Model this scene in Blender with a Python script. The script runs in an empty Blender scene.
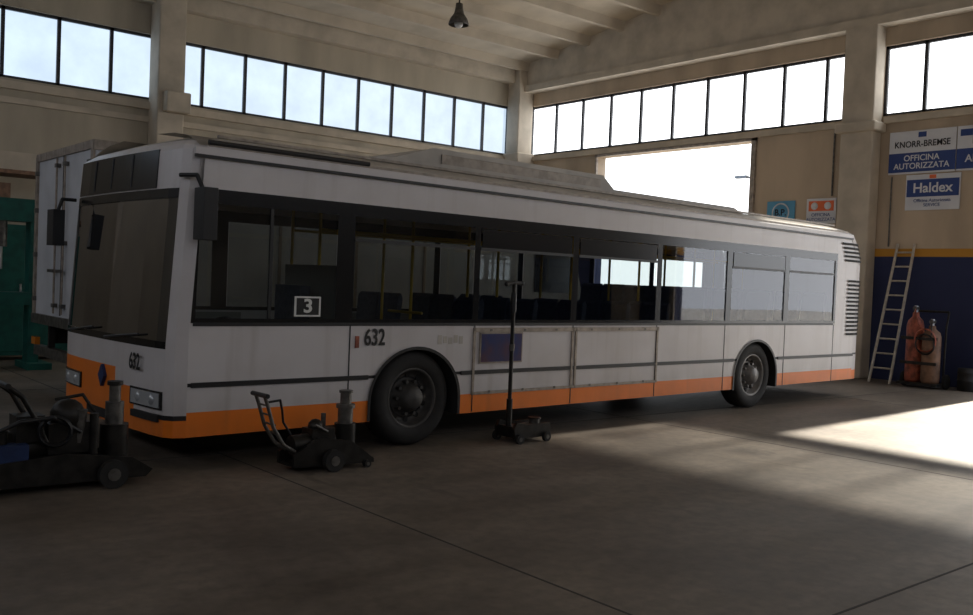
import bpy, math, random
from mathutils import Vector, Matrix
random.seed(7)
scene=bpy.context.scene
try:
    scene.view_settings.view_transform='Standard'
except Exception: pass
COL=bpy.context.collection
pi=math.pi
# ------------------------------------------------------------------ materials
def _nt(name):
    m=bpy.data.materials.new(name); m.use_nodes=True
    nt=m.node_tree; b=nt.nodes['Principled BSDF']; return m,nt,b
def mat(name,c,rough=0.5,metal=0.0,var=0.0,scale=4.0,c2=None,bump=0.0,spec=None,detail=6):
    m,nt,b=_nt(name)
    b.inputs['Roughness'].default_value=rough; b.inputs['Metallic'].default_value=metal
    if spec is not None: b.inputs['Specular IOR Level'].default_value=spec
    if var>0 or c2:
        tc=nt.nodes.new('ShaderNodeTexCoord'); n=nt.nodes.new('ShaderNodeTexNoise')
        n.inputs['Scale'].default_value=scale; n.inputs['Detail'].default_value=detail
        nt.links.new(tc.outputs['Object'],n.inputs['Vector'])
        r=nt.nodes.new('ShaderNodeValToRGB')
        a=c2 if c2 else tuple(x*(1-var) for x in c)
        r.color_ramp.elements[0].position=0.35; r.color_ramp.elements[1].position=0.62
        r.color_ramp.elements[0].color=(*a,1); r.color_ramp.elements[1].color=(*c,1)
        nt.links.new(n.outputs['Fac'],r.inputs['Fac']); nt.links.new(r.outputs['Color'],b.inputs['Base Color'])
        if bump:
            bp=nt.nodes.new('ShaderNodeBump'); bp.inputs['Strength'].default_value=bump; bp.inputs['Distance'].default_value=0.02
            nt.links.new(n.outputs['Fac'],bp.inputs['Height']); nt.links.new(bp.outputs['Normal'],b.inputs['Normal'])
    else: b.inputs['Base Color'].default_value=(*c,1)
    return m
def dirtypaint(name,c,rough,dirt,grime_z=.75,k1=.22,k2=.30,k3=.5):
    m,nt,b=_nt(name);N=nt.nodes.new;L=nt.links.new;b.inputs['Roughness'].default_value=rough
    tc=N('ShaderNodeTexCoord')
    def noise(sc,scale,p0,p1,det=6):
        mp=N('ShaderNodeMapping');mp.inputs['Scale'].default_value=sc;L(tc.outputs['Object'],mp.inputs[0])
        n=N('ShaderNodeTexNoise');n.inputs['Scale'].default_value=scale;n.inputs['Detail'].default_value=det;L(mp.outputs[0],n.inputs['Vector'])
        r=N('ShaderNodeMapRange');r.inputs[1].default_value=p0;r.inputs[2].default_value=p1;L(n.outputs['Fac'],r.inputs[0]);return r.outputs[0]
    def mix(f,a,col,k):
        q=N('ShaderNodeMath');q.operation='MULTIPLY';q.inputs[1].default_value=k;L(f,q.inputs[0])
        x=N('ShaderNodeMixRGB');L(q.outputs[0],x.inputs[0]);x.inputs[2].default_value=(*col,1)
        if isinstance(a,tuple): x.inputs[1].default_value=(*a,1)
        else: L(a,x.inputs[1])
        return x.outputs[0]
    o=mix(noise((1,1,1),1.6,.40,.66),c,dirt,k1)
    o=mix(noise((7,7,.5),1.0,.55,.75),o,dirt,k2)
    s=N('ShaderNodeSeparateXYZ');L(tc.outputs['Object'],s.inputs[0])
    g=N('ShaderNodeMapRange');g.inputs[1].default_value=grime_z;g.inputs[2].default_value=.25;L(s.outputs['Z'],g.inputs[0])
    gm=N('ShaderNodeMath');gm.operation='MULTIPLY';L(g.outputs[0],gm.inputs[0]);L(noise((2,2,1),2.5,.25,.7),gm.inputs[1])
    o=mix(gm.outputs[0],o,tuple(x*.5 for x in dirt),k3)
    L(o,b.inputs['Base Color']);return m
def glassmat(name,tint,refl=0.12,rough=0.02,gc=.95):
    m=bpy.data.materials.new(name); m.use_nodes=True; nt=m.node_tree; nt.nodes.clear()
    o=nt.nodes.new('ShaderNodeOutputMaterial'); mx=nt.nodes.new('ShaderNodeMixShader')
    t=nt.nodes.new('ShaderNodeBsdfTransparent'); t.inputs[0].default_value=(*tint,1)
    g=nt.nodes.new('ShaderNodeBsdfGlossy'); g.inputs['Roughness'].default_value=rough; g.inputs[0].default_value=(gc,gc,gc*1.03,1)
    f=nt.nodes.new('ShaderNodeFresnel'); f.inputs['IOR'].default_value=1.5
    a=nt.nodes.new('ShaderNodeMath'); a.operation='ADD'; a.inputs[1].default_value=refl-0.04; a.use_clamp=True
    nt.links.new(f.outputs[0],a.inputs[0]); nt.links.new(a.outputs[0],mx.inputs[0])
    nt.links.new(t.outputs[0],mx.inputs[1]); nt.links.new(g.outputs[0],mx.inputs[2]); nt.links.new(mx.outputs[0],o.inputs[0])
    return m
def glowpanemat(name,col,strength,trans):  # emission stands in for daylight scattered by frosted glass
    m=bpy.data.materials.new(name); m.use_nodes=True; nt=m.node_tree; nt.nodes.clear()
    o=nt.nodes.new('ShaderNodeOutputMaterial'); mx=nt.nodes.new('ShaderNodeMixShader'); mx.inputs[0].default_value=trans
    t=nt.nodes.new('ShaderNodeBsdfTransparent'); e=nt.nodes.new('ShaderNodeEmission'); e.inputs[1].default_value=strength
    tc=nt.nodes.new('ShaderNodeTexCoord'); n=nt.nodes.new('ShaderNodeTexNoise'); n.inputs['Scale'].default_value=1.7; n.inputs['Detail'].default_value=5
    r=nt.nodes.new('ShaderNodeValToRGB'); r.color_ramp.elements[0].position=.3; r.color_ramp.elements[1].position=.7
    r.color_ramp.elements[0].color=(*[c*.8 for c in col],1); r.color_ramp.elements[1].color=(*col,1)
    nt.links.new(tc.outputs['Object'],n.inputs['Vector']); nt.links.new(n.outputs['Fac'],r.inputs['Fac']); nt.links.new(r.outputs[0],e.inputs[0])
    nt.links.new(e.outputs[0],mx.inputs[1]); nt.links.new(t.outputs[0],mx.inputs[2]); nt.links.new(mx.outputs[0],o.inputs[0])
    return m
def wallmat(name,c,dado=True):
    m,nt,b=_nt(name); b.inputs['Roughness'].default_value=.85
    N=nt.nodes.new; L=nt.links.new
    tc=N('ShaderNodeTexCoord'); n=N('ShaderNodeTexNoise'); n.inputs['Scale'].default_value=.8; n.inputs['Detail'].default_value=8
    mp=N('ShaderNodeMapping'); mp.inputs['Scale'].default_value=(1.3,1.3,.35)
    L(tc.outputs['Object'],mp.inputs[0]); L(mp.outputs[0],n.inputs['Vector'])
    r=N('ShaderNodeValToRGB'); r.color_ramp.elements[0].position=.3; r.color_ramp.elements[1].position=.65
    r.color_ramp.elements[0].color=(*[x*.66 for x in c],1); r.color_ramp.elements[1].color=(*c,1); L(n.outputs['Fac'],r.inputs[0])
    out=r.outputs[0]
    if dado:
        s=N('ShaderNodeSeparateXYZ'); L(tc.outputs['Object'],s.inputs[0])
        def less(v):
            q=N('ShaderNodeMath'); q.operation='LESS_THAN'; q.inputs[1].default_value=v; L(s.outputs['Z'],q.inputs[0]); return q.outputs[0]
        def mix(f,a,col):
            x=N('ShaderNodeMixRGB'); L(f,x.inputs[0]); L(a,x.inputs[1]); x.inputs[2].default_value=(*col,1); return x.outputs[0]
        out=mix(less(2.66),out,(.50,.24,.03)); out=mix(less(2.50),out,(.020,.028,.085))
    L(out,b.inputs['Base Color']); return m
M={}
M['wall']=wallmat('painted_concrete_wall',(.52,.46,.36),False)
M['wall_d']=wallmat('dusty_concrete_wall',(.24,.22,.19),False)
M['wall_r']=wallmat('painted_concrete_wall_warm',(.55,.44,.32))
M['conc']=mat('precast_concrete',(.56,.49,.39),.85,var=.22,scale=2)
M['ceil']=mat('ceiling_concrete',(.55,.48,.38),.9,var=.2,scale=1.2)
M['frame']=mat('window_frame_dark',(.025,.025,.028),.5)
M['pane_l']=glowpanemat('frosted_pane_sky_glow',(.60,.73,.87),1.2,.10)
M['pane_r']=glowpanemat('frosted_pane_sun_glow',(.95,.97,1.0),3.8,.21)
M['pane_fill']=glowpanemat('fill_glow_pane_unseen',(.90,.92,1.0),2.7,.10)  # glow added as front fill from unseen walls around the camera
M['white']=dirtypaint('bus_white_paint',(.70,.67,.67),.34,(.40,.35,.30))
M['roofp']=mat('bus_roof_paint',(.55,.51,.45),.55,var=.22,scale=3)
M['orange']=dirtypaint('bus_orange_paint',(.95,.23,.02),.4,(.50,.16,.04),.5,.2,.3,.35)
M['black']=mat('black_rubber',(.012,.012,.013),.45)
M['blackg']=mat('black_gloss_trim',(.01,.01,.011),.2)
M['glass']=glassmat('bus_window_glass',(.62,.65,.63),.07)
M['wglass']=glassmat('windscreen_glass',(.22,.24,.24),.04,.02,.42)
M['alu']=mat('aluminium_trim',(.40,.34,.28),.5,.2,var=.35,scale=12)
M['tire']=mat('tire_rubber',(.018,.017,.016),.8,var=.3,scale=14)
M['rim']=mat('dusty_wheel_rim',(.075,.07,.065),.6,.3,var=.4,scale=9)
M['rim2']=mat('grey_wheel_hub',(.24,.23,.22),.5,.4,var=.4,scale=9)
M['seat']=mat('bus_seat_fabric',(.09,.11,.16),.8,var=.3,scale=20)
M['yellow']=mat('yellow_handrail',(.75,.50,.05),.4)
M['intr']=mat('bus_interior_grey',(.30,.30,.28),.7)
M['dark']=mat('dark_underbody',(.015,.014,.013),.8)
M['seam']=mat('floor_joint_filler',(.05,.045,.04),.9)
M['num']=mat('number_black',(.01,.01,.01),.5)
M['stick']=mat('white_sticker',(.75,.75,.72),.5)
M['lampg']=mat('headlamp_glass',(.50,.53,.55),.1,.3)
M['amber']=mat('amber_lens',(.7,.22,.02),.2)
M['silver']=mat('silver_metal',(.55,.55,.56),.3,.9)
M['tw']=mat('truck_body_white',(.64,.66,.70),.45,var=.15,scale=2)
M['teal']=mat('teal_machine_paint',(.012,.13,.105),.5,var=.35,scale=6)
M['steel']=mat('oily_dark_steel',(.035,.032,.028),.45,.6,var=.5,scale=10)
M['steel2']=mat('worn_grey_steel',(.17,.16,.145),.45,.6,var=.5,scale=14)
M['bluep']=mat('blue_painted_steel',(.012,.035,.13),.5,var=.4,scale=8)
M['redp']=mat('rusty_red_paint',(.42,.10,.05),.55,var=.65,scale=12)
M['brown']=mat('dusty_brown_metal',(.26,.14,.08),.6,var=.5,scale=9)
M['ladder']=mat('ladder_aluminium',(.55,.50,.42),.45,.3,var=.25,scale=15)
M['blue_s']=mat('sign_blue',(.02,.05,.20),.5)
M['white_s']=mat('sign_white',(.66,.67,.70),.5,var=.06,scale=3)
M['cyan_s']=mat('sign_light_blue',(.10,.33,.52),.5)
M['red_s']=mat('sign_orange_red',(.75,.15,.04),.5)
M['darkblue']=mat('poster_print',(.015,.03,.14),.3,c2=(.07,.03,.07),scale=5)
M['asph']=mat('yard_asphalt',(.33,.31,.28),.9,var=.15,scale=1)
def floormat():
    m,nt,b=_nt('garage_floor_concrete'); N=nt.nodes.new; L=nt.links.new
    tc=N('ShaderNodeTexCoord')
    def noise(scale,detail,rough,sc=(1,1,1)):
        mp=N('ShaderNodeMapping');mp.inputs['Scale'].default_value=sc;L(tc.outputs['Object'],mp.inputs[0])
        n=N('ShaderNodeTexNoise');n.inputs['Scale'].default_value=scale;n.inputs['Detail'].default_value=detail;n.inputs['Roughness'].default_value=rough;L(mp.outputs[0],n.inputs['Vector']);return n
    def ramp(src,p0,p1,c0,c1):
        r=N('ShaderNodeValToRGB');r.color_ramp.elements[0].position=p0;r.color_ramp.elements[1].position=p1
        r.color_ramp.elements[0].color=(*c0,1);r.color_ramp.elements[1].color=(*c1,1);L(src,r.inputs[0]);return r.outputs[0]
    def mul(a,c):
        mx=N('ShaderNodeMixRGB');mx.blend_type='MULTIPLY';mx.inputs[0].default_value=1;L(a,mx.inputs[1]);L(c,mx.inputs[2]);return mx.outputs[0]
    n=noise(.5,10,.65); n2=noise(9,8,.6); n3=noise(.55,7,.6,(.35,2.2,1)); n4=noise(.9,6,.7,(2.4,.4,1))
    o=ramp(n.outputs['Fac'],.34,.66,(.115,.093,.073),(.26,.215,.168))
    o=mul(o,ramp(n2.outputs['Fac'],.33,.6,(.72,.72,.72),(1,1,1)))
    o=mul(o,ramp(n3.outputs['Fac'],.36,.60,(.68,.66,.63),(1.0,1.0,1.0)))
    o=mul(o,ramp(n4.outputs['Fac'],.62,.72,(1,1,1),(.62,.60,.58)))
    v=N('ShaderNodeTexVoronoi'); v.inputs['Scale'].default_value=.8
    mn=N('ShaderNodeMixRGB'); mn.inputs[0].default_value=.25; L(tc.outputs['Object'],mn.inputs[1]); L(n2.outputs['Color'],mn.inputs[2]); L(mn.outputs[0],v.inputs['Vector'])
    o=mul(o,ramp(v.outputs['Distance'],.04,.17,(.5,.47,.44),(1,1,1)))
    L(o,b.inputs['Base Color'])
    rr=N('ShaderNodeMapRange'); rr.inputs[3].default_value=.42; rr.inputs[4].default_value=.75; L(n.outputs['Fac'],rr.inputs[0]); L(rr.outputs[0],b.inputs['Roughness'])
    bp=N('ShaderNodeBump'); bp.inputs['Strength'].default_value=.12; bp.inputs['Distance'].default_value=.01; L(n2.outputs['Fac'],bp.inputs['Height']); L(bp.outputs[0],b.inputs['Normal'])
    return m
M['floor']=floormat()
# ------------------------------------------------------------------ mesh builder
class MB:
    def __init__(s): s.v=[];s.f=[];s.m=[];s.mats=[];s.sm=[]
    def mi(s,k):
        if k not in s.mats: s.mats.append(k)
        return s.mats.index(k)
    def face(s,pts,k,smooth=False):
        b=len(s.v); s.v+= [tuple(p) for p in pts]; s.f.append(tuple(range(b,b+len(pts)))); s.m.append(s.mi(k)); s.sm.append(smooth)
    def add(s,V,F,k,smooth=False,T=None):
        b=len(s.v)
        for p in V:
            p=Vector(p); p=T@p if T else p; s.v.append(tuple(p))
        for f in F: s.f.append(tuple(b+i for i in f)); s.m.append(s.mi(k)); s.sm.append(smooth)
    def box(s,a,b,k,T=None):
        x0,y0,z0=a;x1,y1,z1=b
        V=[(x0,y0,z0),(x1,y0,z0),(x1,y1,z0),(x0,y1,z0),(x0,y0,z1),(x1,y0,z1),(x1,y1,z1),(x0,y1,z1)]
        F=[(0,3,2,1),(4,5,6,7),(0,1,5,4),(1,2,6,5),(2,3,7,6),(3,0,4,7)]
        s.add(V,F,k,False,T)
    def cyl(s,p,q,r,k,n=16,r2=None,cap=True):
        p=Vector(p);q=Vector(q);d=(q-p);L=d.length;d.normalize()
        u=d.orthogonal().normalized();w=d.cross(u);r2=r if r2 is None else r2
        V=[];F=[]
        for i in range(n):
            a=2*pi*i/n;o=u*math.cos(a)+w*math.sin(a);V.append(p+o*r);V.append(q+o*r2)
        for i in range(n):
            j=(i+1)%n;F.append((2*i,2*j,2*j+1,2*i+1))
        s.add(V,F,k,True)
        if cap:
            s.add([V[2*i] for i in range(n)],[tuple(range(n))[::-1]],k)
            s.add([V[2*i+1] for i in range(n)],[tuple(range(n))],k)
    def tube(s,pts,r,k,n=10):
        for a,b in zip(pts[:-1],pts[1:]): s.cyl(a,b,r,k,n)
        for a in pts[1:-1]: s.ball(a,r,k,8)
    def ball(s,c,r,k,n=12,sc=(1,1,1)):
        V=[];F=[];h=n//2
        for i in range(h+1):
            t=pi*i/h
            for j in range(n):
                a=2*pi*j/n;V.append((c[0]+r*sc[0]*math.sin(t)*math.cos(a),c[1]+r*sc[1]*math.sin(t)*math.sin(a),c[2]+r*sc[2]*math.cos(t)))
        for i in range(h):
            for j in range(n):
                jj=(j+1)%n;F.append((i*n+j,(i+1)*n+j,(i+1)*n+jj,i*n+jj))
        s.add(V,F,k,True)
    def lathe(s,c,axis,prof,k,n=40):
        ax=Vector(axis).normalized();u=ax.orthogonal().normalized();w=ax.cross(u);c=Vector(c);V=[];F=[]
        for (h,r) in prof:
            for j in range(n):
                a=2*pi*j/n;V.append(c+ax*h+(u*math.cos(a)+w*math.sin(a))*r)
        for i in range(len(prof)-1):
            for j in range(n):
                jj=(j+1)%n;F.append((i*n+j,i*n+jj,(i+1)*n+jj,(i+1)*n+j))
        s.add(V,F,k,True)
    def prism(s,poly,axis,a,b,k):
        def P(p,t): return (p[0],t,p[1]) if axis=='y' else ((t,p[0],p[1]) if axis=='x' else (p[0],p[1],t))
        n=len(poly);V=[P(p,a) for p in poly]+[P(p,b) for p in poly]
        F=[tuple(range(n)),tuple(range(2*n-1,n-1,-1))]+[(i,(i+1)%n,n+(i+1)%n,n+i) for i in range(n)]
        s.add(V,F,k)
    def obj(s,name,parent=None,bevel=0,loc=None,rot=None):
        me=bpy.data.meshes.new(name);me.from_pydata(s.v,[],s.f);me.update()
        for k in s.mats: me.materials.append(M[k])
        for p,mi,sm in zip(me.polygons,s.m,s.sm): p.material_index=mi;p.use_smooth=sm
        o=bpy.data.objects.new(name,me);COL.objects.link(o)
        if parent: o.parent=parent
        if loc: o.location=loc
        if rot: o.rotation_euler=rot
        if bevel:
            b=o.modifiers.new('bevel','BEVEL');b.width=bevel;b.segments=2;b.limit_method='ANGLE'
        return o
def empty(name,loc=(0,0,0),rotz=0,sc=1):
    e=bpy.data.objects.new(name,None);e.location=loc;e.rotation_euler=(0,0,rotz);COL.objects.link(e);e.empty_display_size=.2
    e.scale=(sc,sc,sc) if not isinstance(sc,tuple) else sc
    return e
WALLROT=Matrix(((0,0,-1),(-1,0,0),(0,1,0))).to_euler()   # text facing -x
def text(name,body,size,loc,rot,k,parent,ext=.002,sx=1.0,bold=0.0,align='CENTER'):
    c=bpy.data.curves.new(name,'FONT');c.body=body;c.size=size;c.extrude=ext;c.align_x=align;c.align_y='CENTER';c.offset=bold
    c.materials.append(M[k]);o=bpy.data.objects.new(name,c);COL.objects.link(o);o.location=loc;o.rotation_euler=rot;o.scale=(sx,1,1)
    if parent:o.parent=parent
    return o
# ------------------------------------------------------------------ building
XR,YL,XB,YN=15.27,13.4,-10.0,-13.4
ZB,ZT,EAVE=5.36,6.79,7.9
def ridge(y): return EAVE+.145*(13.4-abs(y))
def wall_cells(mb,axis,p0,p1,u0,u1,z0,z1,opens,k):
    us=sorted({u0,u1,*[o[0] for o in opens],*[o[1] for o in opens]});zs=sorted({z0,z1,*[o[2] for o in opens],*[o[3] for o in opens]})
    for i in range(len(us)-1):
        for j in range(len(zs)-1):
            uc=(us[i]+us[i+1])/2;zc=(zs[j]+zs[j+1])/2
            if any(o[0]<uc<o[1] and o[2]<zc<o[3] for o in opens): continue
            if axis=='x': mb.box((p0,us[i],zs[j]),(p1,us[i+1],zs[j+1]),k)
            else: mb.box((us[i],p0,zs[j]),(us[i+1],p1,zs[j+1]),k)
TH=.3
WR=[(3.0,13.0,ZB,ZT),(-6.5,2.3,ZB,ZT),(-13.0,-7.3,ZB,ZT),(5.35,10.2,0,5.13),(-5.6,-.5,0,5.13)]
w=MB();wall_cells(w,'x',XR,XR+TH,YN-TH,YL+TH,0,EAVE,WR,'wall_r')
w.prism([(YN-TH,EAVE),(YL+TH,EAVE),(0,ridge(0)+.1)],'x',XR,XR+TH,'wall_r');w.obj('wall_right')
WL=[(-9.5,-6.0,ZB,ZT),(-5.2,4.55,ZB,ZT),(4.75,14.85,ZB,ZT)]
w=MB();wall_cells(w,'y',YL,YL+TH,XB,XR,0,EAVE,WL,'wall');w.obj('wall_left')
WN=[(-9.0,4.0,ZB,ZT),(5.0,14.8,ZB,ZT)]
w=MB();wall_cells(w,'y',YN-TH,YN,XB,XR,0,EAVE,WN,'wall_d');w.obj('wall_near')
WB=[(-12.5,12.5,ZB,ZT)]
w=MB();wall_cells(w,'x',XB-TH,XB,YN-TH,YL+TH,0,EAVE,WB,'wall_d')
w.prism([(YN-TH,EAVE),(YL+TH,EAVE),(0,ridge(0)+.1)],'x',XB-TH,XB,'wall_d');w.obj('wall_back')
fl=MB();fl.box((XB-TH,YN-TH,-.2),(XR+TH,YL+TH,0),'floor')
for x in (-4.5,.45,5.9,11.2): fl.box((x-.008,YN,0),(x+.008,YL,.0015),'seam')
for y in (-9.9,-4.91,.6,5.8,10.8): fl.box((XB,y-.008,0),(XR,y+.008,.0015),'seam')
fl.obj('floor')
g=MB();g.box((XR+TH,-40,-.25),(90,60,-.02),'asph');g.obj('yard_ground')
c=MB()
for sgn in (1,-1):
    c.prism([(0,ridge(0)),(sgn*13.7,ridge(13.7)),(sgn*13.7,ridge(13.7)+.25),(0,ridge(0)+.25)],'x',XB-TH,XR+TH,'ceil')
    y=12.9
    while y>.2:
        z=ridge(y);c.prism([(sgn*(y-.12),z+.05),(sgn*(y+.12),z+.05),(sgn*(y+.06),z-.22),(sgn*(y-.06),z-.22)],'x',XB,XR,'ceil');y-=1.2
c.obj('ceiling')
b=MB();b.prism([(13.4,7.18),(13.4,ridge(13.4)),(0,ridge(0)),(-13.4,ridge(13.4)),(-13.4,7.18)],'x',XR-.28,XR,'conc')
b.box((XR-.36,-13.4,7.16),(XR,13.4,7.34),'conc');b.obj('trim_1')
b=MB();b.box((XB,YL-.30,7.42),(XR-.3,YL,7.85),'conc');b.obj('trim_2')
b=MB();b.box((XB,YL-.10,5.14),(XR-.5,YL,5.30),'conc');b.box((XB,YL-.06,4.86),(XR-.5,YL,4.98),'conc');b.obj('trim_3')
b=MB();b.box((XR-.08,-13,5.2),(XR,2.2,5.32),'conc');b.box((XR-.08,3.05,5.2),(XR,12.9,5.32),'conc');b.obj('trim_4')
def column(x0,y0,x1,y1,z1,corb=None):
    m=MB();m.box((x0,y0,0),(x1,y1,z1),'conc')
    if corb:m.box(*corb,'conc')
    return m.obj('concrete_column',bevel=.03)
column(4.30,12.85,4.90,13.4,7.85,((4.42,12.62,5.05),(4.96,13.4,5.5)))
column(14.72,12.88,15.27,13.4,7.85,((14.62,12.75,5.05),(15.27,13.4,5.4)))
column(14.9,2.28,15.27,2.98,7.2,((14.78,2.18,5.02),(15.27,3.06,5.22)))
column(14.85,-7.2,15.27,-6.6,7.2)
column(-5.9,12.85,-5.3,13.4,7.85)
wn=[0]
def window(axis,p,u0,u1,z0,z1,mull,pane):
    wn[0]+=1;e=empty('window_%d'%wn[0]);m=MB();t=.035
    def B(a0,a1,b0,b1,k,d=.04,q=p):
        if axis=='x': m.box((q-d,a0,b0),(q+d,a1,b1),k)
        else: m.box((a0,q-d,b0),(a1,q+d,b1),k)
    B(u0,u1,z0,z0+.06,'frame');B(u0,u1,z1-.06,z1,'frame');B(u0,u0+.06,z0,z1,'frame');B(u1-.06,u1,z0,z1,'frame')
    for x in mull:
        if u0+.2<x<u1-.2:B(x-t,x+t,z0,z1,'frame')
    m.obj('frame',e)
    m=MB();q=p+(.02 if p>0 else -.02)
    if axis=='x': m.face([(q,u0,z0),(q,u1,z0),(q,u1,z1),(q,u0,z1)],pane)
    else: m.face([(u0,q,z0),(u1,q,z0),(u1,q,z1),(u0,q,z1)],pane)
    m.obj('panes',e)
ml=[5.55+1.043*i for i in range(-15,12)]
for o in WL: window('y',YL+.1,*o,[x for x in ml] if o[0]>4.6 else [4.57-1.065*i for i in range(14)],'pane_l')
mr=[11.97-1.045*i for i in range(9)]
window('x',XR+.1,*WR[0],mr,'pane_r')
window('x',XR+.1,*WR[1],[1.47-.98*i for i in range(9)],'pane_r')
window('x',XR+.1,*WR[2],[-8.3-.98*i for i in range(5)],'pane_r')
for o in WN: window('y',YN-.1,*o,[o[0]+1.05*i for i in range(14)],'pane_fill')  # out of view, panes glow to fill the front
for o in WB: window('x',XB-.1,*o,[o[0]+1.05*i for i in range(26)],'pane_fill')
for i,(a,b_) in enumerate(((5.35,10.2),(-5.6,-.5))):
    e=empty('door_%d'%(i+1));m=MB()
    m.box((XR-.06,a-.12,0),(XR,a,5.2),'alu');m.box((XR-.06,b_,0),(XR,b_+.06,5.2),'alu');m.box((XR-.06,a-.12,5.13),(XR,b_+.06,5.19),'alu');m.obj('frame',e)
# ------------------------------------------------------------------ wall signs
def sign(y1,y0,z0,z1,fn,name='wall_sign'):
    e=empty(name,(XR-.03,(y0+y1)/2,(z0+z1)/2));w=(y1-y0)/2;h=(z1-z0)/2;m=MB();fn(e,m,w,h);m.obj('panel',e);return e
def s1(e,m,w,h):
    m.box((0,-w,-h),(.02,w,h),'white_s');m.box((-.004,-w,-h*.92),(0,w,h*-.02),'blue_s')
    m.box((-.004,-w*.12,h*.68),(0,w*.12,h*.92),'blue_s')
    text('lettering_1','KNORR-BREMSE',.175,(-.006,0,h*.36),WALLROT,'num',e,sx=.88,bold=.002)
    text('lettering_2','OFFICINA\nAUTORIZZATA',.165,(-.006,0,-h*.47),WALLROT,'white_s',e,sx=.97,bold=.002).data.space_line=.95
sign(2.08,.76,4.15,5.0,s1)
def s2(e,m,w,h):
    m.box((0,-w,-h),(.02,w,h),'white_s');m.box((-.004,-w,-h*.92),(0,w,h*-.02),'blue_s');m.box((-.004,w*.5,h*.55),(0,w*.9,h*.85),'blue_s')
    text('lettering_1','BREMSE',.17,(-.006,0,h*.3),WALLROT,'num',e,bold=.003)
    text('lettering_2','ABS - EBS',.2,(-.006,0,-h*.48),WALLROT,'white_s',e,bold=.003)
sign(.74,-.40,4.15,5.0,s2)
def s3(e,m,w,h):
    m.box((0,-w,-h),(.02,w,h),'white_s');m.box((-.004,-w*.96,-h*.25),(0,w*.96,h*.72),'blue_s');m.box((-.006,-w*.12,h*.76),(0,w*.12,h*.96),'red_s')
    text('lettering_1','Haldex',.27,(-.006,0,h*.22),WALLROT,'white_s',e,bold=.005)
    text('lettering_2','Officina Autorizzata\nSERVICE',.09,(-.006,0,-h*.6),WALLROT,'blue_s',e)
sign(1.70,.64,3.42,4.12,s3)
def s4(e,m,w,h):
    m.box((0,-w,-h),(.02,w,h),'cyan_s');m.lathe((-.002,0,0),(-1,0,0),[(0,h*.85),(.003,h*.85),(.003,0)],'white_s',32);m.lathe((-.006,0,0),(-1,0,0),[(0,h*.72),(.003,h*.72),(.003,0)],'cyan_s',32)
    text('lettering','B.P.',.2,(-.012,0,0),WALLROT,'num',e,bold=.004)
sign(4.87,4.17,3.20,3.72,s4)
def s5(e,m,w,h):
    m.box((0,-w,-h),(.02,w,h),'white_s');m.box((-.004,-w*.85,h*.0),(0,w*.85,h*.8),'red_s')
    for t in (-.45,.45): m.lathe((-.006,w*t,h*.4),(-1,0,0),[(0,h*.3),(.003,h*.3),(.003,0)],'white_s',24)
    text('lettering','OFFICINA\nAUTORIZZATA',.10,(-.006,0,-h*.5),WALLROT,'blue_s',e)
sign(3.88,3.19,3.20,3.74,s5)
# ------------------------------------------------------------------ BUS
bus=empty('city_bus',(0,0,0),.044)
W_=2.5
FS=-.20
hf=[(-.13,0),(-.23,.03),(-.28,.10),(-.305,.25),(-.325,.6),(-.335,1.0),(-.34,1.25)]
FRONT=hf+[(x,W_-y) for x,y in hf[-2::-1]]
X0=hf[0][0]
hr=[(11.30,0),(11.45,.02),(11.58,.08),(11.68,.18),(11.73,.35),(11.75,.7),(11.75,1.25)]
REAR=hr+[(x,W_-y) for x,y in hr[-2::-1]]
def lean(z): return max(0,z-1.04)*.06
def rshift(z): return -(max(0,z-2.15)/.69)**2*.5
def inset(p,d):
    x,y=p;cx,cy=5.8,1.25
    y2=cy+(y-cy)*(1-d/1.25);x2=x
    if x<.3: x2=x+d*.8
    if x>11.2: x2=x-d*.9
    return (x2,y2)
def rd(z):
    if z<=2.64:return 0
    t=(z-2.64)/.20
    return .85*(1-math.sqrt(max(0,1-t*t)))+.03*t
def fpt(p,z,off=0):
    x,y=inset(p,rd(z));return (x+lean(z)-off,y,z)
def rpt(p,z): 
    x,y=inset(p,rd(z));return (x+rshift(z),y,z)
def strip(mb,pts,zs,fn,pf,smooth=True):
    for i in range(len(pts)-1):
        for j in range(len(zs)-1):
            k=fn(i,j,pts[i],zs[j])
            if k:
                mb.face([pf(pts[i],zs[j]),pf(pts[i+1],zs[j]),pf(pts[i+1],zs[j+1]),pf(pts[i],zs[j+1])],k,smooth)
ROOFZ=[2.64,2.68,2.73,2.78,2.82,2.84]
body=MB()
ZF=[.28,.42,.46,.64,.78,1.0,1.06,2.24,2.32]+ROOFZ
def ff(i,j,p,z):
    yc=(FRONT[i][1]+FRONT[i+1][1])/2
    corner=(yc<.08 or yc>2.42)
    if z>=2.32:return 'white' if z<2.70 else 'roofp'
    if z>=1.0:
        if corner:return 'white'
        if z>=2.24 or z<1.06:return 'blackg'
        return None
    if z>=.77:return 'white'
    if z>=.64:return 'white' if yc<1.05 else 'orange'
    if z>=.46:return 'white' if yc<.62 else 'orange'
    if z>=.42:return 'black' if yc<.8 else 'orange'
    return 'orange'
strip(body,FRONT,ZF,ff,fpt)
ZR=[.31,.46,.71,.74,1.22,1.6,2.15,2.3,2.45,2.55]+ROOFZ
def fr(i,j,p,z):
    if z<.46:return 'orange'
    if .70<z<.73:return 'black'
    if z>=2.68:return 'roofp'
    return 'white'
strip(body,REAR,ZR,fr,rpt)
panes=[(-.08,1.27),(1.46,2.95),(3.03,4.45),(4.55,6.02),(6.12,7.58),(7.70,9.09),(9.22,10.60)]
stn=sorted({X0,11.30,10.66,*[a for p in panes for a in p]})
ZU=[1.22,1.26,2.21,2.33]+ROOFZ
gl=MB()
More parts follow.
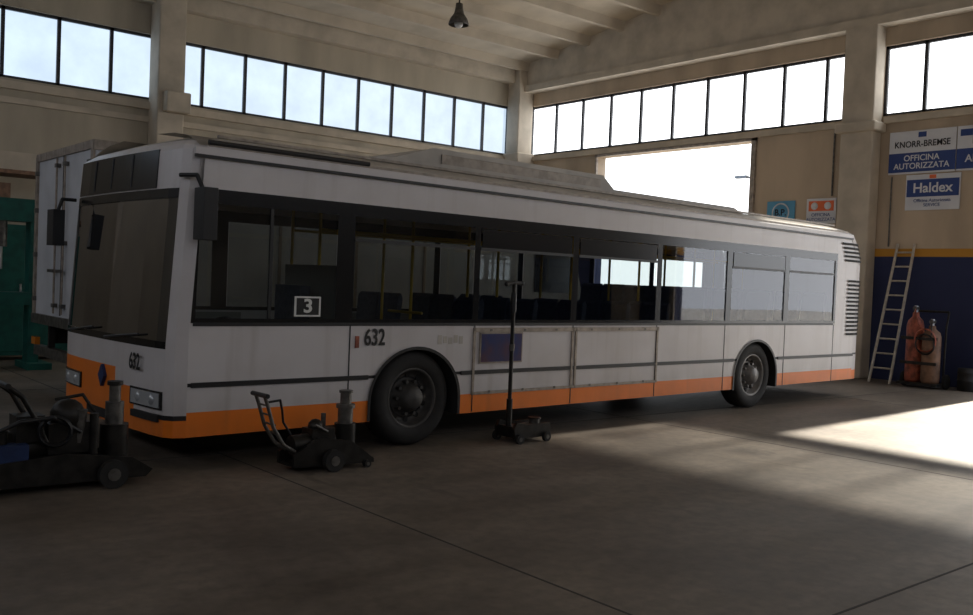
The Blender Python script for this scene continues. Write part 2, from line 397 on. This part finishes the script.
for side,y0 in ((0,0.0),(1,W_)):
    for i in range(len(stn)-1):
        a,b_=stn[i],stn[i+1];isp=any(abs(a-p[0])<1e-4 for p in panes)
        for j in range(len(ZU)-1):
            z0,z1=ZU[j],ZU[j+1]
            if a>=10.65:k='white' if z0<2.67 else 'roofp'
            elif z0<2.32:
                k='blackg'
                if isp and abs(z0-1.26)<1e-4:
                    gl.face([(a,y0+(.012 if side==0 else -.012),z0),(b_,y0+(.012 if side==0 else -.012),z0),(b_,y0+(.012 if side==0 else -.012),z1),(a,y0+(.012 if side==0 else -.012),z1)],'glass');continue
            else:k='white' if z0<2.67 else 'roofp'
            def f(x,z):
                xx=x
                if abs(x-X0)<1e-6: xx=fpt((x,y0),z)[0]
                if x>11.2: xx=rpt((x,y0),z)[0]
                return (xx, inset((5,y0),rd(z))[1], z)
            body.face([f(a,z0),f(b_,z0),f(b_,z1),f(a,z1)],k,z0>=2.6)
z=ROOFZ[-1];body.face([fpt(p,z) for p in FRONT]+[rpt(p,z) for p in REAR][::-1],'roofp')
W1,W2=2.24,8.40
AR=[(W1,.545),(W2,.545)]
xs={X0,11.30}
for c0,r in AR:
    for i in range(25): xs.add(round(c0-r*math.cos(pi*i/24),4))
xs=sorted(xs)
def base(x): return .28+.03*(max(x,0)/11.5)
def low(x,arch):
    if arch is None:return base(x)
    c0,r=arch;return .46+math.sqrt(max(0,r*r-(x-c0)**2))*.92
for y0 in (0,W_):
    for a,b_ in zip(xs[:-1],xs[1:]):
        mid=(a+b_)/2;arch=next((q for q in AR if abs(mid-q[0])<q[1]),None)
        la,lb=low(a,arch),low(b_,arch);lv=[0,.485,.695,.725,1.22];ks=['orange','white','black','white']
        for j in range(4):
            za0,za1=max(lv[j],la),max(lv[j+1],la);zb0,zb1=max(lv[j],lb),max(lv[j+1],lb)
            if za1-za0<1e-5 and zb1-zb0<1e-5:continue
            body.face([(a,y0,za0),(b_,y0,zb0),(b_,y0,zb1),(a,y0,za1)],ks[j])
body.obj('body_shell',bus)
gl.obj('side_windows',bus)
ws=MB()
strip(ws,FRONT[2:-2],[1.06,1.65,2.24],lambda i,j,p,z:'wglass',lambda p,z:fpt(p,z,-.01));ws.obj('windscreen',bus)
d=MB()
for c0,r in AR:
    for y0,s in ((0,-1),(W_,1)):
        P=[(c0-r*math.cos(pi*i/24),.46+.92*r*math.sin(pi*i/24)) for i in range(25)]
        P=[(P[0][0],.29)]+P+[(P[-1][0],.29)]
        for (x0,z0),(x1,z1) in zip(P[:-1],P[1:]):
            v0=Vector((x0-c0,0,z0-.46));v1=Vector((x1-c0,0,z1-.46));o0=v0*(1.06);o1=v1*1.06
            if z0<.46:o0=Vector((v0.x*1.06,0,v0.z))
            if z1<.46:o1=Vector((v1.x*1.06,0,v1.z))
            C=Vector((c0,0,.46));yy=y0+s*.012
            d.face([C+v0+Vector((0,yy,0)),C+v1+Vector((0,yy,0)),C+o1+Vector((0,yy,0)),C+o0+Vector((0,yy,0))],'black')
            yi=y0-s*.5
            d.face([(x0,yy,z0),(x1,yy,z1),(x1,yi,z1),(x0,yi,z0)],'dark')
        yi=y0-s*.5;d.face([(p[0],yi,p[1]) for p in P],'dark')
for x in (1.44,2.99,4.50,6.06,7.58,9.15,10.62):
    d.box((x-.006,-.004,.30),(x+.006,.0,1.2),'black')
d.box((-.1,-.012,.688),(1.66,0,.73),'black');d.box((2.82,-.012,.688),(7.82,0,.73),'black');d.box((8.98,-.012,.688),(11.3,0,.73),'black')
d.box((2.97,-.014,1.13),(6.10,0,1.175),'alu');d.box((2.97,-.014,.475),(6.10,0,.505),'alu')
for x in (2.97,4.48,4.54,6.06):d.box((x,-.014,.475),(x+.03,0,1.175),'alu')
for x in (3.2,3.7,4.2,4.8,5.3,5.8):
    for zz in (.50,1.15):d.box((x,-.018,zz-.012),(x+.03,-.012,zz+.012),'steel2')
d.box((-.1,-.006,1.195),(10.6,0,1.225),'black')
d.box((-.13,-.025,2.60),(11.1,.01,2.655),'white');d.box((-.13,-.028,2.575),(11.1,.0,2.60),'black')
d.box((.0,.02,2.655),(11.0,.05,2.70),'alu');d.tube([(.0,.02,2.71),(1.6,.02,2.71)],.022,'black')
for i,(a,b_) in enumerate(panes):
    if i in (1,2,3,5,6): d.box((a,-.006,1.98),(b_,.012,2.01),'black')
    if i in (0,): d.box(((a+b_)/2-.015,-.004,1.26),((a+b_)/2+.015,.012,2.21),'black')
    if i in (2,3,5): d.box((a+.02,-.004,2.01),(b_-.02,.004,2.20),'blackg')
d.box((.2,.25,2.79),(11.0,.29,2.815),'alu')
d.box((3.06,-.02,.80),(3.68,-.004,1.125),'alu');d.box((3.075,-.023,.815),(3.665,-.019,1.11),'darkblue')
d.box((.84,-.006,1.28),(1.11,.0,1.46),'stick');d.box((.86,-.009,1.295),(1.09,-.004,1.445),'num')
for i in range(5): d.box((2.50+.07*i,-.003,1.01+.01*(i%2)),(2.55+.07*i,0,1.10-.012*(i%3)),'roofp')
d.box((1.50,-.012,.99),(1.54,0,1.10),'redp')
def fpatch(mb,y0,y1,z0,z1,off,k,n=6):
    ys=[p[1] for p in FRONT];xsf=[p[0] for p in FRONT]
    def xf(y):
        for i in range(len(ys)-1):
            if ys[i]<=y<=ys[i+1]:
                t=(y-ys[i])/(ys[i+1]-ys[i]+1e-9);return xsf[i]+t*(xsf[i+1]-xsf[i])
        return -.1
    Y=[y0+(y1-y0)*i/n for i in range(n+1)]
    F=lambda y,z,o:fpt((xf(y),y),z,o)
    for a,b_ in zip(Y[:-1],Y[1:]):
        mb.face([F(a,z0,off),F(b_,z0,off),F(b_,z1,off),F(a,z1,off)],k,True)
        mb.face([F(a,z0,off),F(b_,z0,off),F(b_,z0,-.02),F(a,z0,-.02)],k);mb.face([F(a,z1,off),F(b_,z1,off),F(b_,z1,-.02),F(a,z1,-.02)],k)
    for y in (y0,y1): mb.face([F(y,z0,off),F(y,z1,off),F(y,z1,-.02),F(y,z0,-.02)],k)
    return F
FX=fpatch(d,.46,2.32,2.33,2.655,.012,'blackg')
for yy in (.95,1.4,1.85): fpatch(d,yy-.006,yy+.006,2.36,2.64,.016,'frame',1)
for a,b_ in ((.12,.66),(1.84,2.38)):
    fpatch(d,a,b_,.50,.65,.012,'blackg');fpatch(d,a+.03,b_-.03,.515,.635,.018,'lampg')
    for yy in (a+.14,a+.38): d.ball((FX(yy,.575,.0)[0],yy,.575),.05,'lampg',12,(.7,1,1))
fpatch(d,.16,.62,.40,.455,.02,'dark')
fpatch(d,.85,1.65,.30,.38,.012,'dark')
x,y,z=FX(1.25,.80,.02);d.prism([(1.25-.07,.68),(1.25,.58),(1.25+.07,.68),(1.25,.78)],'x',x-.01,x+.02,'bluep')
for y0,y1 in ((1.2,.5),(2.2,1.5)):
    a=Vector(FX(y0,1.03,.03));b_=Vector(FX(y1,1.10,.03));d.cyl(a,b_,.010,'black',6)
d.obj('trim_details',bus)
text('fleet_number_side','632',.22,(1.72,-.008,1.08),(pi/2,0,0),'num',bus,sx=.74,bold=.004)
text('window_number','3',.17,(.975,-.012,1.37),(pi/2,0,0),'stick',bus,sx=1.2,bold=.004)
q=FX(.55,.88,.012);text('fleet_number_front','632',.19,(q[0]-.012,.56,.86),WALLROT,'num',bus,sx=.8,bold=.004)
# mirrors
m=MB()
m.tube([(FS-.02,.06,2.42),(FS+.06,-.08,2.42),(FS+.10,-.12,2.30)],.018,'black');m.box((FS+.06,-.22,1.90),(FS+.18,-.04,2.32),'black')
m.box((FS+.18,-.20,1.92),(FS+.185,-.06,2.30),'silver')
m.tube([(FS-.03,2.42,2.30),(FS-.16,2.42,2.30),(FS-.22,2.40,2.14)],.018,'black');m.box((FS-.28,2.30,1.84),(FS-.17,2.48,2.19),'black');m.box((FS-.17,2.32,1.86),(FS-.165,2.46,2.17),'silver')
m.obj('mirrors',bus,bevel=.02)
m=MB();m.prism([(2.0,2.80),(2.8,3.05),(5.55,3.05),(5.9,2.80)],'y',.55,1.95,'roofp')
for x in (3.2,4.0,4.8):m.box((x,.60,3.05),(x+.6,1.9,3.062),'alu')
m.box((2.9,.535,2.86),(5.5,.55,3.0),'alu');m.prism([(1.75,2.80),(2.0,2.86),(8.2,2.86),(8.4,2.80)],'y',.35,2.15,'roofp')
m.obj('roof_pod',bus,bevel=.03)
m=MB()
def ribbon(mb,pts,z0,z1,off,k):
    for (p,q) in zip(pts[:-1],pts[1:]):
        n=Vector((q[1]-p[1],-(q[0]-p[0]),0)).normalized()*off
        A=Vector(rpt(p,z0))+n;B=Vector(rpt(q,z0))+n;C=Vector(rpt(q,z1))+n;D=Vector(rpt(p,z1))+n
        mb.face([A,B,C,D],k,True)
        mb.face([C,D,Vector(rpt(p,z1)),Vector(rpt(q,z1))],k)
z=1.03
while z<2.5:
    if not 1.95<z<2.18: ribbon(m,[(11.02 if z<2.2 else 10.9,0)]+hr[:4],z,z+.035,.014,'dark')
    z+=.066
m.obj('rear_louvres',bus)
def wheel(mb,c,s,hub='rim'):
    ax=(0,s,0)
    mb.lathe(c,ax,[(-.28,.28),(-.28,.44),(-.25,.465),(-.14,.475),(-.03,.465),(0,.43),(.005,.36),(-.01,.30),(-.03,.285)],'tire',48)
    mb.lathe(c,ax,[(-.01,.30),(-.005,.285),(-.03,.27),(-.10,.25),(-.12,.20),(-.07,.15),(-.02,.13),(.02,.11),(.04,.09),(.045,0)],hub,40)
    mb.lathe(c,ax,[(-.115,.30),(-.115,0)],'dark',24)
    for i in range(10):
        a=2*pi*i/10;mb.cyl((c[0]+.165*math.cos(a),c[1]-s*.09,c[2]+.165*math.sin(a)),(c[0]+.165*math.cos(a),c[1]-s*.03,c[2]+.165*math.sin(a)),.018,hub,8)
        a+=.3;mb.cyl((c[0]+.225*math.cos(a),c[1]-s*.112,c[2]+.225*math.sin(a)),(c[0]+.225*math.cos(a),c[1]-s*.10,c[2]+.225*math.sin(a)),.028,'dark',10)
m=MB()
for x in (W1,W2):
    wheel(m,(x,.04,.475),-1,'rim' if x<5 else 'rim2');wheel(m,(x,W_-.04,.475),1)
    m.cyl((x,.2,.475),(x,W_-.2,.475),.09,'dark')
m.obj('wheels',bus)
m=MB();m.box((-.1,.55,.27),(11.5,1.95,.40),'dark')
for a,b_ in ((-.1,1.62),(2.87,7.78),(9.02,11.5)):
    m.box((a,.05,.32),(b_,.56,.40),'dark');m.box((a,1.94,.32),(b_,2.45,.40),'dark')
m.obj('underbody',bus)
m=MB()
for a,b_ in ((-.05,1.62),(2.87,7.78),(9.02,11.2)):
    for y in (.03,W_-.05):m.box((a,y,.4),(b_,y+.02,1.2),'intr')
m.box((.4,.56,.40),(11.0,1.94,.41),'intr')
m.box((-.15,.25,.85),(.25,2.25,1.02),'dark');m.box((1.38,.05,.4),(1.42,1.1,1.75),'intr')
m.lathe((.35,.65,1.12),(-.5,0,.85),[(-.015,.22),(0,.235),(.015,.22),(0,.205),(-.015,.22)],'black',24);m.cyl((.35,.65,1.12),(.1,.65,.85),.03,'black',8)
m.box((.85,.42,.55),(1.25,.88,.85),'seat');m.box((1.15,.42,.85),(1.26,.88,1.55),'seat')
x=3.1
while x<10.6:
    for y in (.12,.56,1.55,1.97):
        if 5.2<x<6.4 and y>1.2:continue
        zb=.4 if x<7 else .62
        m.box((x-.40,y,zb+.42),(x+.02,y+.40,zb+.50),'seat')
        m.prism([(x,zb+.45),(x+.06,zb+.45),(x+.13,zb+1.02),(x+.10,zb+1.08),(x+.06,zb+1.04)],'y',y+.01,y+.40,'seat')
    x+=.82
m.obj('interior_seats',bus)
m=MB()
for x in (1.7,2.9,4.2,5.5,6.9,8.2,9.5):
    for y in (.98,1.52):m.cyl((x,y,.4),(x,y,2.6),.017,'yellow',8)
for y in (.98,1.52):m.cyl((1.7,y,2.12),(9.6,y,2.12),.015,'yellow',8)
for x in (1.6,3.9):m.cyl((x,.05,1.05),(x+.9,.05,1.05),.014,'yellow',8)
m.cyl((2.6,.98,1.3),(2.6,.4,1.3),.015,'yellow',8)
m.obj('handrails',bus)
# ------------------------------------------------------------------ BOX TRUCK behind the bus
tr=empty('box_truck',(.34,4.05,0),0)
m=MB();m.box((0,0,.95),(6.2,2.45,3.12),'tw');m.obj('cargo_box',tr,bevel=.02)
m=MB()
m.box((-.02,-.02,3.02),(6.22,.06,3.14),'alu');m.box((-.02,2.39,3.02),(6.22,2.47,3.14),'alu');m.box((-.025,0,3.04),(0,2.45,3.14),'alu')
for y in (0,2.37):m.box((-.03,y,.95),(.0,y+.08,3.1),'alu')
m.box((-.012,1.215,1.0),(.0,1.235,3.04),'dark');m.box((-.04,0,.85),(.02,2.45,.98),'steel2')
for y in (1.05,1.40):
    m.cyl((-.04,y,1.02),(-.04,y,3.02),.014,'alu',8)
    for z in (1.1,1.9,2.9):m.box((-.06,y-.04,z),(-.0,y+.04,z+.05),'steel2')
    m.box((-.07,y-.02,1.55),(-.05,y+.22,1.59),'steel2')
for y in (.03,2.36):
    for z in (1.15,1.75,2.35,2.85):m.box((-.045,y,z),(-.0,y+.14 if y<1 else y+.06,z+.06),'steel2')
for x in (1.2,2.4,3.6,4.8):m.box((x,-.015,.98),(x+.04,0,3.04),'alu')
m.obj('doors_and_trim',tr)
m=MB();m.box((.1,.5,.6),(7.6,.65,.85),'dark');m.box((.1,1.8,.6),(7.6,1.95,.85),'dark');m.box((-.02,.1,.42),(.08,2.35,.55),'steel2')
for y in (.7,1.7):m.box((0,y,.5),(.08,y+.06,.88),'dark')
for y in (.08,2.2):m.box((-.04,y,.56),(.02,y+.2,.66),'amber')
for x in (1.5,7.1):
    for y,s in ((.25,-1),(2.2,1)):
        m.lathe((x,y,.48),(0,s,0),[(-.25,.28),(-.25,.44),(-.2,.475),(-.05,.475),(0,.44),(0,.3),(-.02,.28)],'tire',32)
        m.lathe((x,y,.48),(0,s,0),[(-.01,.30),(-.08,.22),(-.05,.12),(0,.1),(0,0)],'rim2',24)
m.obj('chassis_and_wheels',tr)
m=MB();m.prism([(6.3,.7),(8.3,.7),(8.3,1.5),(8.0,2.45),(7.7,2.6),(6.3,2.6)],'y',.1,2.35,'tw')
m.prism([(7.2,1.55),(8.1,1.55),(7.88,2.35),(7.2,2.35)],'y',.085,2.365,'blackg');m.box((8.28,.3,.75),(8.34,2.15,1.1),'dark');m.obj('cab',tr,bevel=.03)
# ------------------------------------------------------------------ teal press / cabinets / rack at far left
e=empty('hydraulic_press',(.30,8.6,0));m=MB()
for x in (-.55,.45):
    m.box((x,-.15,0),(x+.16,.15,2.6),'teal')
m.box((-.6,-.2,2.3),(.66,.2,2.65),'teal');m.box((-.55,-.18,1.0),(.6,.18,1.2),'teal');m.box((-.7,-.4,0),(-.35,.4,.1),'teal');m.box((.4,-.4,0),(.75,.4,.1),'teal')
m.cyl((.03,0,2.35),(.03,0,1.9),.12,'steel2');m.cyl((.03,0,1.9),(.03,0,1.55),.06,'silver');m.box((.62,-.12,1.2),(.8,.12,1.7),'teal');m.obj('frame',e)
e=empty('tool_cabinet',(.4,10.2,0));m=MB();m.box((-1.6,-.3,.08),(1.4,.3,2.3),'teal')
for i in range(4):m.box((-1.58+.75*i,-.315,.15),(-.87+.75*i,-.3,2.2),'teal');m.box((-.95+.75*i,-.33,1.1),(-.92+.75*i,-.315,1.3),'silver')
for x in (-1.5,1.2):m.box((x,-.25,0),(x+.1,.25,.08),'dark')
m.obj('cabinet',e,bevel=.01)
e=empty('storage_rack',(.7,12.0,0));m=MB()
for x in (-2.2,0,2.0):
    for y in (-.45,.45):m.box((x-.04,y-.04,0),(x+.04,y+.04,3.4),'steel')
for z in (.4,1.5,2.6,3.3):m.box((-2.2,-.45,z),(2.0,.45,z+.07),'brown')
for i in range(14):
    z=random.choice((.47,1.57,2.67));x=-2.0+i*.28;h=random.uniform(.25,.6);m.box((x,-.35,z),(x+.24,.25,z+h),random.choice(['brown','conc','steel2','tw','dark']))
m.box((-2.1,-.42,3.37),(1.9,.42,3.7),'conc');m.obj('rack',e)
# ------------------------------------------------------------------ jacks
def castor(m,x,y,r=.06,w=.04,k='tire'):
    m.cyl((x,y-w/2,r),(x,y+w/2,r),r,k,20);m.cyl((x,y-w/2-.004,r),(x,y+w/2+.004,r),r*.45,'steel2',12)
e=empty('floor_jack',(3.30,-.13,0),.05);m=MB()
m.prism([(-.06,.05),(.44,.05),(.46,.12),(.45,.19),(.1,.19),(-.04,.22),(-.08,.15)],'y',-.15,-.11,'steel');m.prism([(-.06,.05),(.44,.05),(.46,.12),(.45,.19),(.1,.19),(-.04,.22),(-.08,.15)],'y',.11,.15,'steel')
m.box((-.06,-.11,.06),(.44,.11,.17),'steel');m.cyl((0,0,.12),(.25,0,.14),.05,'steel2');m.cyl((.36,0,.12),(.36,0,.22),.055,'steel2');m.cyl((.36,0,.22),(.36,0,.235),.07,'steel')
for x in (-.02,.38):
    for y in (-.17,.17):castor(m,x,y,.05)
m.cyl((-.02,0,.1),(-.02,0,1.66),.021,'steel',12);m.cyl((-.02,0,.1),(-.02,0,.45),.032,'steel',12);m.tube([(-.13,0,1.64),(-.02,0,1.66),(.09,0,1.655)],.02,'black');m.cyl((-.02,0,1.35),(-.02,0,1.55),.03,'black',12)
m.ball((-.13,0,1.64),.026,'black');m.ball((.09,0,1.655),.026,'black');m.cyl((-.02,0,.95),(-.02,0,1.02),.03,'steel2',10)
m.obj('jack_body',e)
e=empty('air_hydraulic_jack',(.91,-.38,0),.02,1.1);m=MB()
m.prism([(-.30,.05),(.42,.03),(.42,.06),(.20,.22),(-.10,.26),(-.30,.14)],'y',-.13,-.10,'steel');m.prism([(-.30,.05),(.42,.03),(.42,.06),(.20,.22),(-.10,.26),(-.30,.14)],'y',.10,.13,'steel')
m.box((-.30,-.12,.05),(.42,.12,.07),'steel');castor(m,.02,-.17,.085,.06);castor(m,.02,.17,.085,.06);castor(m,.34,-.15,.03,.04);castor(m,.34,.15,.03,.04)
m.cyl((.22,0,.06),(.22,0,.34),.085,'steel',20);m.cyl((.22,0,.34),(.22,0,.46),.06,'steel2',20);m.cyl((.22,0,.46),(.22,0,.49),.075,'steel2',20);m.cyl((.22,0,.49),(.22,0,.58),.045,'steel2',16);m.cyl((.22,0,.58),(.22,0,.60),.055,'steel2',16)
m.cyl((-.26,0,.20),(.10,0,.22),.075,'steel',16);m.box((-.12,-.08,.2),(.08,.08,.32),'steel');m.ball((-.05,0,.33),.06,'steel')
m.cyl((.0,-.1,.3),(-.12,-.12,.36),.012,'steel2',8);m.cyl((.05,.05,.3),(.05,.05,.42),.02,'steel2',8)
for y in (-.07,.07):m.tube([(-.26,y,.16),(-.36,y,.22),(-.45,y,.36),(-.50,y,.52),(-.53,y,.60)],.014,'steel2')
m.cyl((-.53,-.12,.60),(-.53,.12,.60),.018,'black',10);m.tube([(-.50,-.07,.55),(-.40,-.07,.56),(-.36,-.03,.48),(-.33,0,.38),(-.26,0,.28)],.009,'black')
for t in range(4):m.cyl((-.40-.035*t,-.07,.3+.075*t),(-.40-.035*t,.07,.3+.075*t),.008,'steel2',6)
m.obj('jack_body',e)
e=empty('heavy_trolley_jack',(-1.12,-.04,0),0,1.06);m=MB()
m.prism([(-.75,.06),(.55,.05),(.60,.10),(.45,.20),(0,.26),(-.5,.22),(-.75,.14)],'y',-.2,-.16,'steel');m.prism([(-.75,.06),(.55,.05),(.60,.10),(.45,.20),(0,.26),(-.5,.22),(-.75,.14)],'y',.16,.2,'steel')
m.box((-.7,-.18,.07),(.55,.18,.10),'steel')
for x in (-.55,.3):
    for y in (-.25,.25):castor(m,x,y,.10,.06)
m.cyl((.38,0,.1),(.38,0,.42),.10,'steel',20);m.cyl((.38,0,.42),(.38,0,.58),.065,'steel2',20);m.cyl((.38,0,.58),(.38,0,.70),.04,'steel2',16);m.cyl((.38,0,.70),(.38,0,.73),.055,'steel',16)
m.cyl((-.45,.05,.28),(.2,.05,.28),.12,'steel',20);m.box((-.1,-.12,.25),(.18,.12,.46),'steel');m.ball((.05,-.02,.50),.12,'steel',14);m.cyl((.1,-.08,.3),(.12,-.1,.55),.04,'steel2',12)
m.box((-.52,-.19,.16),(-.24,.05,.34),'bluep');m.cyl((-.4,-.08,.34),(-.4,-.08,.43),.05,'steel',12)
m.tube([(-.1,-.12,.3),(-.18,-.15,.48),(-.28,-.15,.66),(-.38,-.15,.74)],.018,'steel');m.tube([(-.1,.12,.3),(-.18,.15,.48),(-.28,.15,.66),(-.38,.15,.74)],.018,'steel');m.cyl((-.38,-.2,.74),(-.38,.2,.74),.02,'black',10)
m.tube([(.1,-.15,.4),(-.1,-.22,.52),(-.3,-.2,.5),(-.5,-.15,.4)],.015,'black');m.tube([(.3,.1,.45),(.2,.15,.62),(.0,.1,.60)],.012,'steel')
m.lathe((-.08,-.2,.42),(.2,1,.1),[(-.02,.10),(0,.115),(.02,.10),(0,.085),(-.02,.10)],'black',20);m.cyl((.2,-.12,.2),(.2,-.12,.52),.03,'steel',10);m.box((-.3,-.1,.34),(-.12,.1,.52),'steel')
m.obj('jack_body',e)
# ------------------------------------------------------------------ ladder
e=empty('ladder',(0,0,0));m=MB()
A0=Vector((14.45,1.85,0));B0=Vector((14.45,1.43,0));A1=Vector((15.2,1.78,2.75));B1=Vector((15.2,1.44,2.75))
for p,q in ((A0,A1),(B0,B1)):
    m.cyl(p,q,.028,'ladder',8)
for i in range(1,10):
    t=i/9.6;m.cyl(A0.lerp(A1,t),B0.lerp(B1,t),.018,'ladder',8)
m.obj('rails_and_rungs',e)
# ------------------------------------------------------------------ welding cylinder trolley
e=empty('gas_cylinder_trolley',(14.5,.84,0),0,(1.1,1.1,1.25));m=MB()
def bottle(x,y,r,h,k,z=.08):
    m.lathe((x,y,z),(0,0,1),[(0,0),(0,r*.9),(.04,r),(h*.8,r),(h*.88,r*.85),(h*.94,r*.4),(h,r*.35),(h,0)],k,24)
    m.cyl((x,y,z+h),(x,y,z+h+.1),.03,'silver',10);m.cyl((x-.06,y,z+h+.06),(x+.06,y,z+h+.06),.035,'steel2',10)
bottle(0,.15,.14,1.05,'redp');bottle(-.02,-.15,.15,.86,'brown')
m.box((-.2,-.34,.04),(.16,.34,.08),'steel')
for y in (-.30,.30):m.tube([(.14,y,.06),(.17,y,.9),(.25,y,1.15)],.018,'steel');
m.cyl((.25,-.3,1.15),(.25,.3,1.15),.018,'steel',8)
for z in (.35,.72):m.box((-.18,-.31,z),(-.155,.31,z+.045),'steel')
for y in (-.36,.36):m.cyl((.12,y-.025,.11),(.12,y+.025,.11),.11,'tire',20)
for i,a in enumerate((.66,.72)):m.lathe((-.20,-.12,a),(1,.1,.15),[(-.014,.15+.02*i),(0,.165+.02*i),(.014,.15+.02*i),(0,.138+.02*i),(-.014,.15+.02*i)],'redp' if i else 'black',24)
m.tube([(-.02,.15,1.18),(-.14,.1,1.15),(-.2,.0,.95),(-.2,-.1,.85)],.012,'redp');m.tube([(-.04,-.15,1.0),(-.16,-.2,.95),(-.2,-.22,.8)],.012,'black')
m.obj('trolley',e)
e=empty('oil_drum',(14.75,.13,0));m=MB();m.lathe((0,0,0),(0,0,1),[(0,0),(0,.15),(.18,.15),(.19,.16),(.2,.15),(.33,.15),(.34,.16),(.35,.15),(.42,.15),(.41,.14),(.41,0)],'dark',28);m.obj('drum',e)
# ------------------------------------------------------------------ hanging lamp
yl=6.0;xl=7.13
e=empty('pendant_lamp',(xl,yl,0));m=MB();m.lathe((0,0,6.22),(0,0,1),[(0,.18),(.02,.185),(.12,.15),(.2,.09),(.3,.07),(.38,.065),(.4,0)],'steel2',24)
m.ball((0,0,6.24),.08,'stick',12);m.cyl((0,0,6.55),(0,0,ridge(yl)),.014,'dark',8);m.obj('shade_and_cord',e)
e=empty('street_lamp',(38,20.4,0));m=MB();m.cyl((0,0,-.02),(0,0,7.3),.08,'steel2',10,r2=.05);m.tube([(0,0,7.3),(0,.5,7.5),(0,1.0,7.6)],.05,'steel2');m.box((-.12,.9,7.54),(.12,1.6,7.68),'steel2');m.obj('post',e)
e=empty('wall_conduit',(0,0,0));m=MB();m.cyl((XR-.03,3.3,3.78),(XR-.03,3.3,5.2),.02,'steel2',8);m.cyl((XR-.03,2.0,2.7),(XR-.03,2.0,4.1),.015,'steel2',8);m.obj('pipes',e)
# ------------------------------------------------------------------ world, sun
wd=bpy.data.worlds.new('sky');scene.world=wd;wd.use_nodes=True;nt=wd.node_tree;bg=nt.nodes['Background']
N=nt.nodes.new;L=nt.links.new
tc=N('ShaderNodeTexCoord');vm=N('ShaderNodeVectorMath');vm.operation='DOT_PRODUCT';sd=Vector((1,.08,.58)).normalized();vm.inputs[1].default_value=tuple(sd)
L(tc.outputs['Generated'],vm.inputs[0]);mr_=N('ShaderNodeMapRange');mr_.inputs[1].default_value=.2;mr_.inputs[2].default_value=.85;L(vm.outputs['Value'],mr_.inputs[0])
rp=N('ShaderNodeValToRGB');rp.color_ramp.elements[0].color=(.45,.62,.9,1);rp.color_ramp.elements[1].color=(1.0,1.0,1.0,1);L(mr_.outputs[0],rp.inputs[0]);L(rp.outputs[0],bg.inputs[0]);bg.inputs[1].default_value=2.8
s=bpy.data.lights.new('sun','SUN');s.energy=18;s.angle=math.radians(1.6);s.color=(1,.92,.78);so=bpy.data.objects.new('sun',s);COL.objects.link(so);so.rotation_euler=(-sd).to_track_quat('-Z','Y').to_euler()
so.location=(30,5,20)
for y0,y1 in ((5.35,10.2),(-5.6,-.5)):
    l=bpy.data.lights.new('door_portal','AREA');l.shape='RECTANGLE';l.size=5.13;l.size_y=y1-y0;l.cycles.is_portal=True
    o=bpy.data.objects.new('door_portal',l);COL.objects.link(o);o.location=(XR+.35,(y0+y1)/2,2.56);o.rotation_euler=(0,pi/2,0)
# ------------------------------------------------------------------ camera
cx,cy,cz,yaw,pit,rol,f=-3.1797,-7.4121,1.6542,.8738,-.0272,.0407,938.1
F=Vector((math.cos(yaw)*math.cos(pit),math.sin(yaw)*math.cos(pit),math.sin(pit)));R=Vector((math.sin(yaw),-math.cos(yaw),0));U=R.cross(F)
R2=R*math.cos(rol)+U*math.sin(rol);U2=U*math.cos(rol)-R*math.sin(rol)
cam=bpy.data.cameras.new('camera');co=bpy.data.objects.new('camera',cam);COL.objects.link(co)
mt=Matrix((R2,U2,-F)).transposed().to_4x4();mt.translation=(cx,cy,cz);co.matrix_world=mt
cam.sensor_width=36;cam.sensor_fit='HORIZONTAL';cam.lens=f*36/973;cam.clip_end=500;scene.camera=co
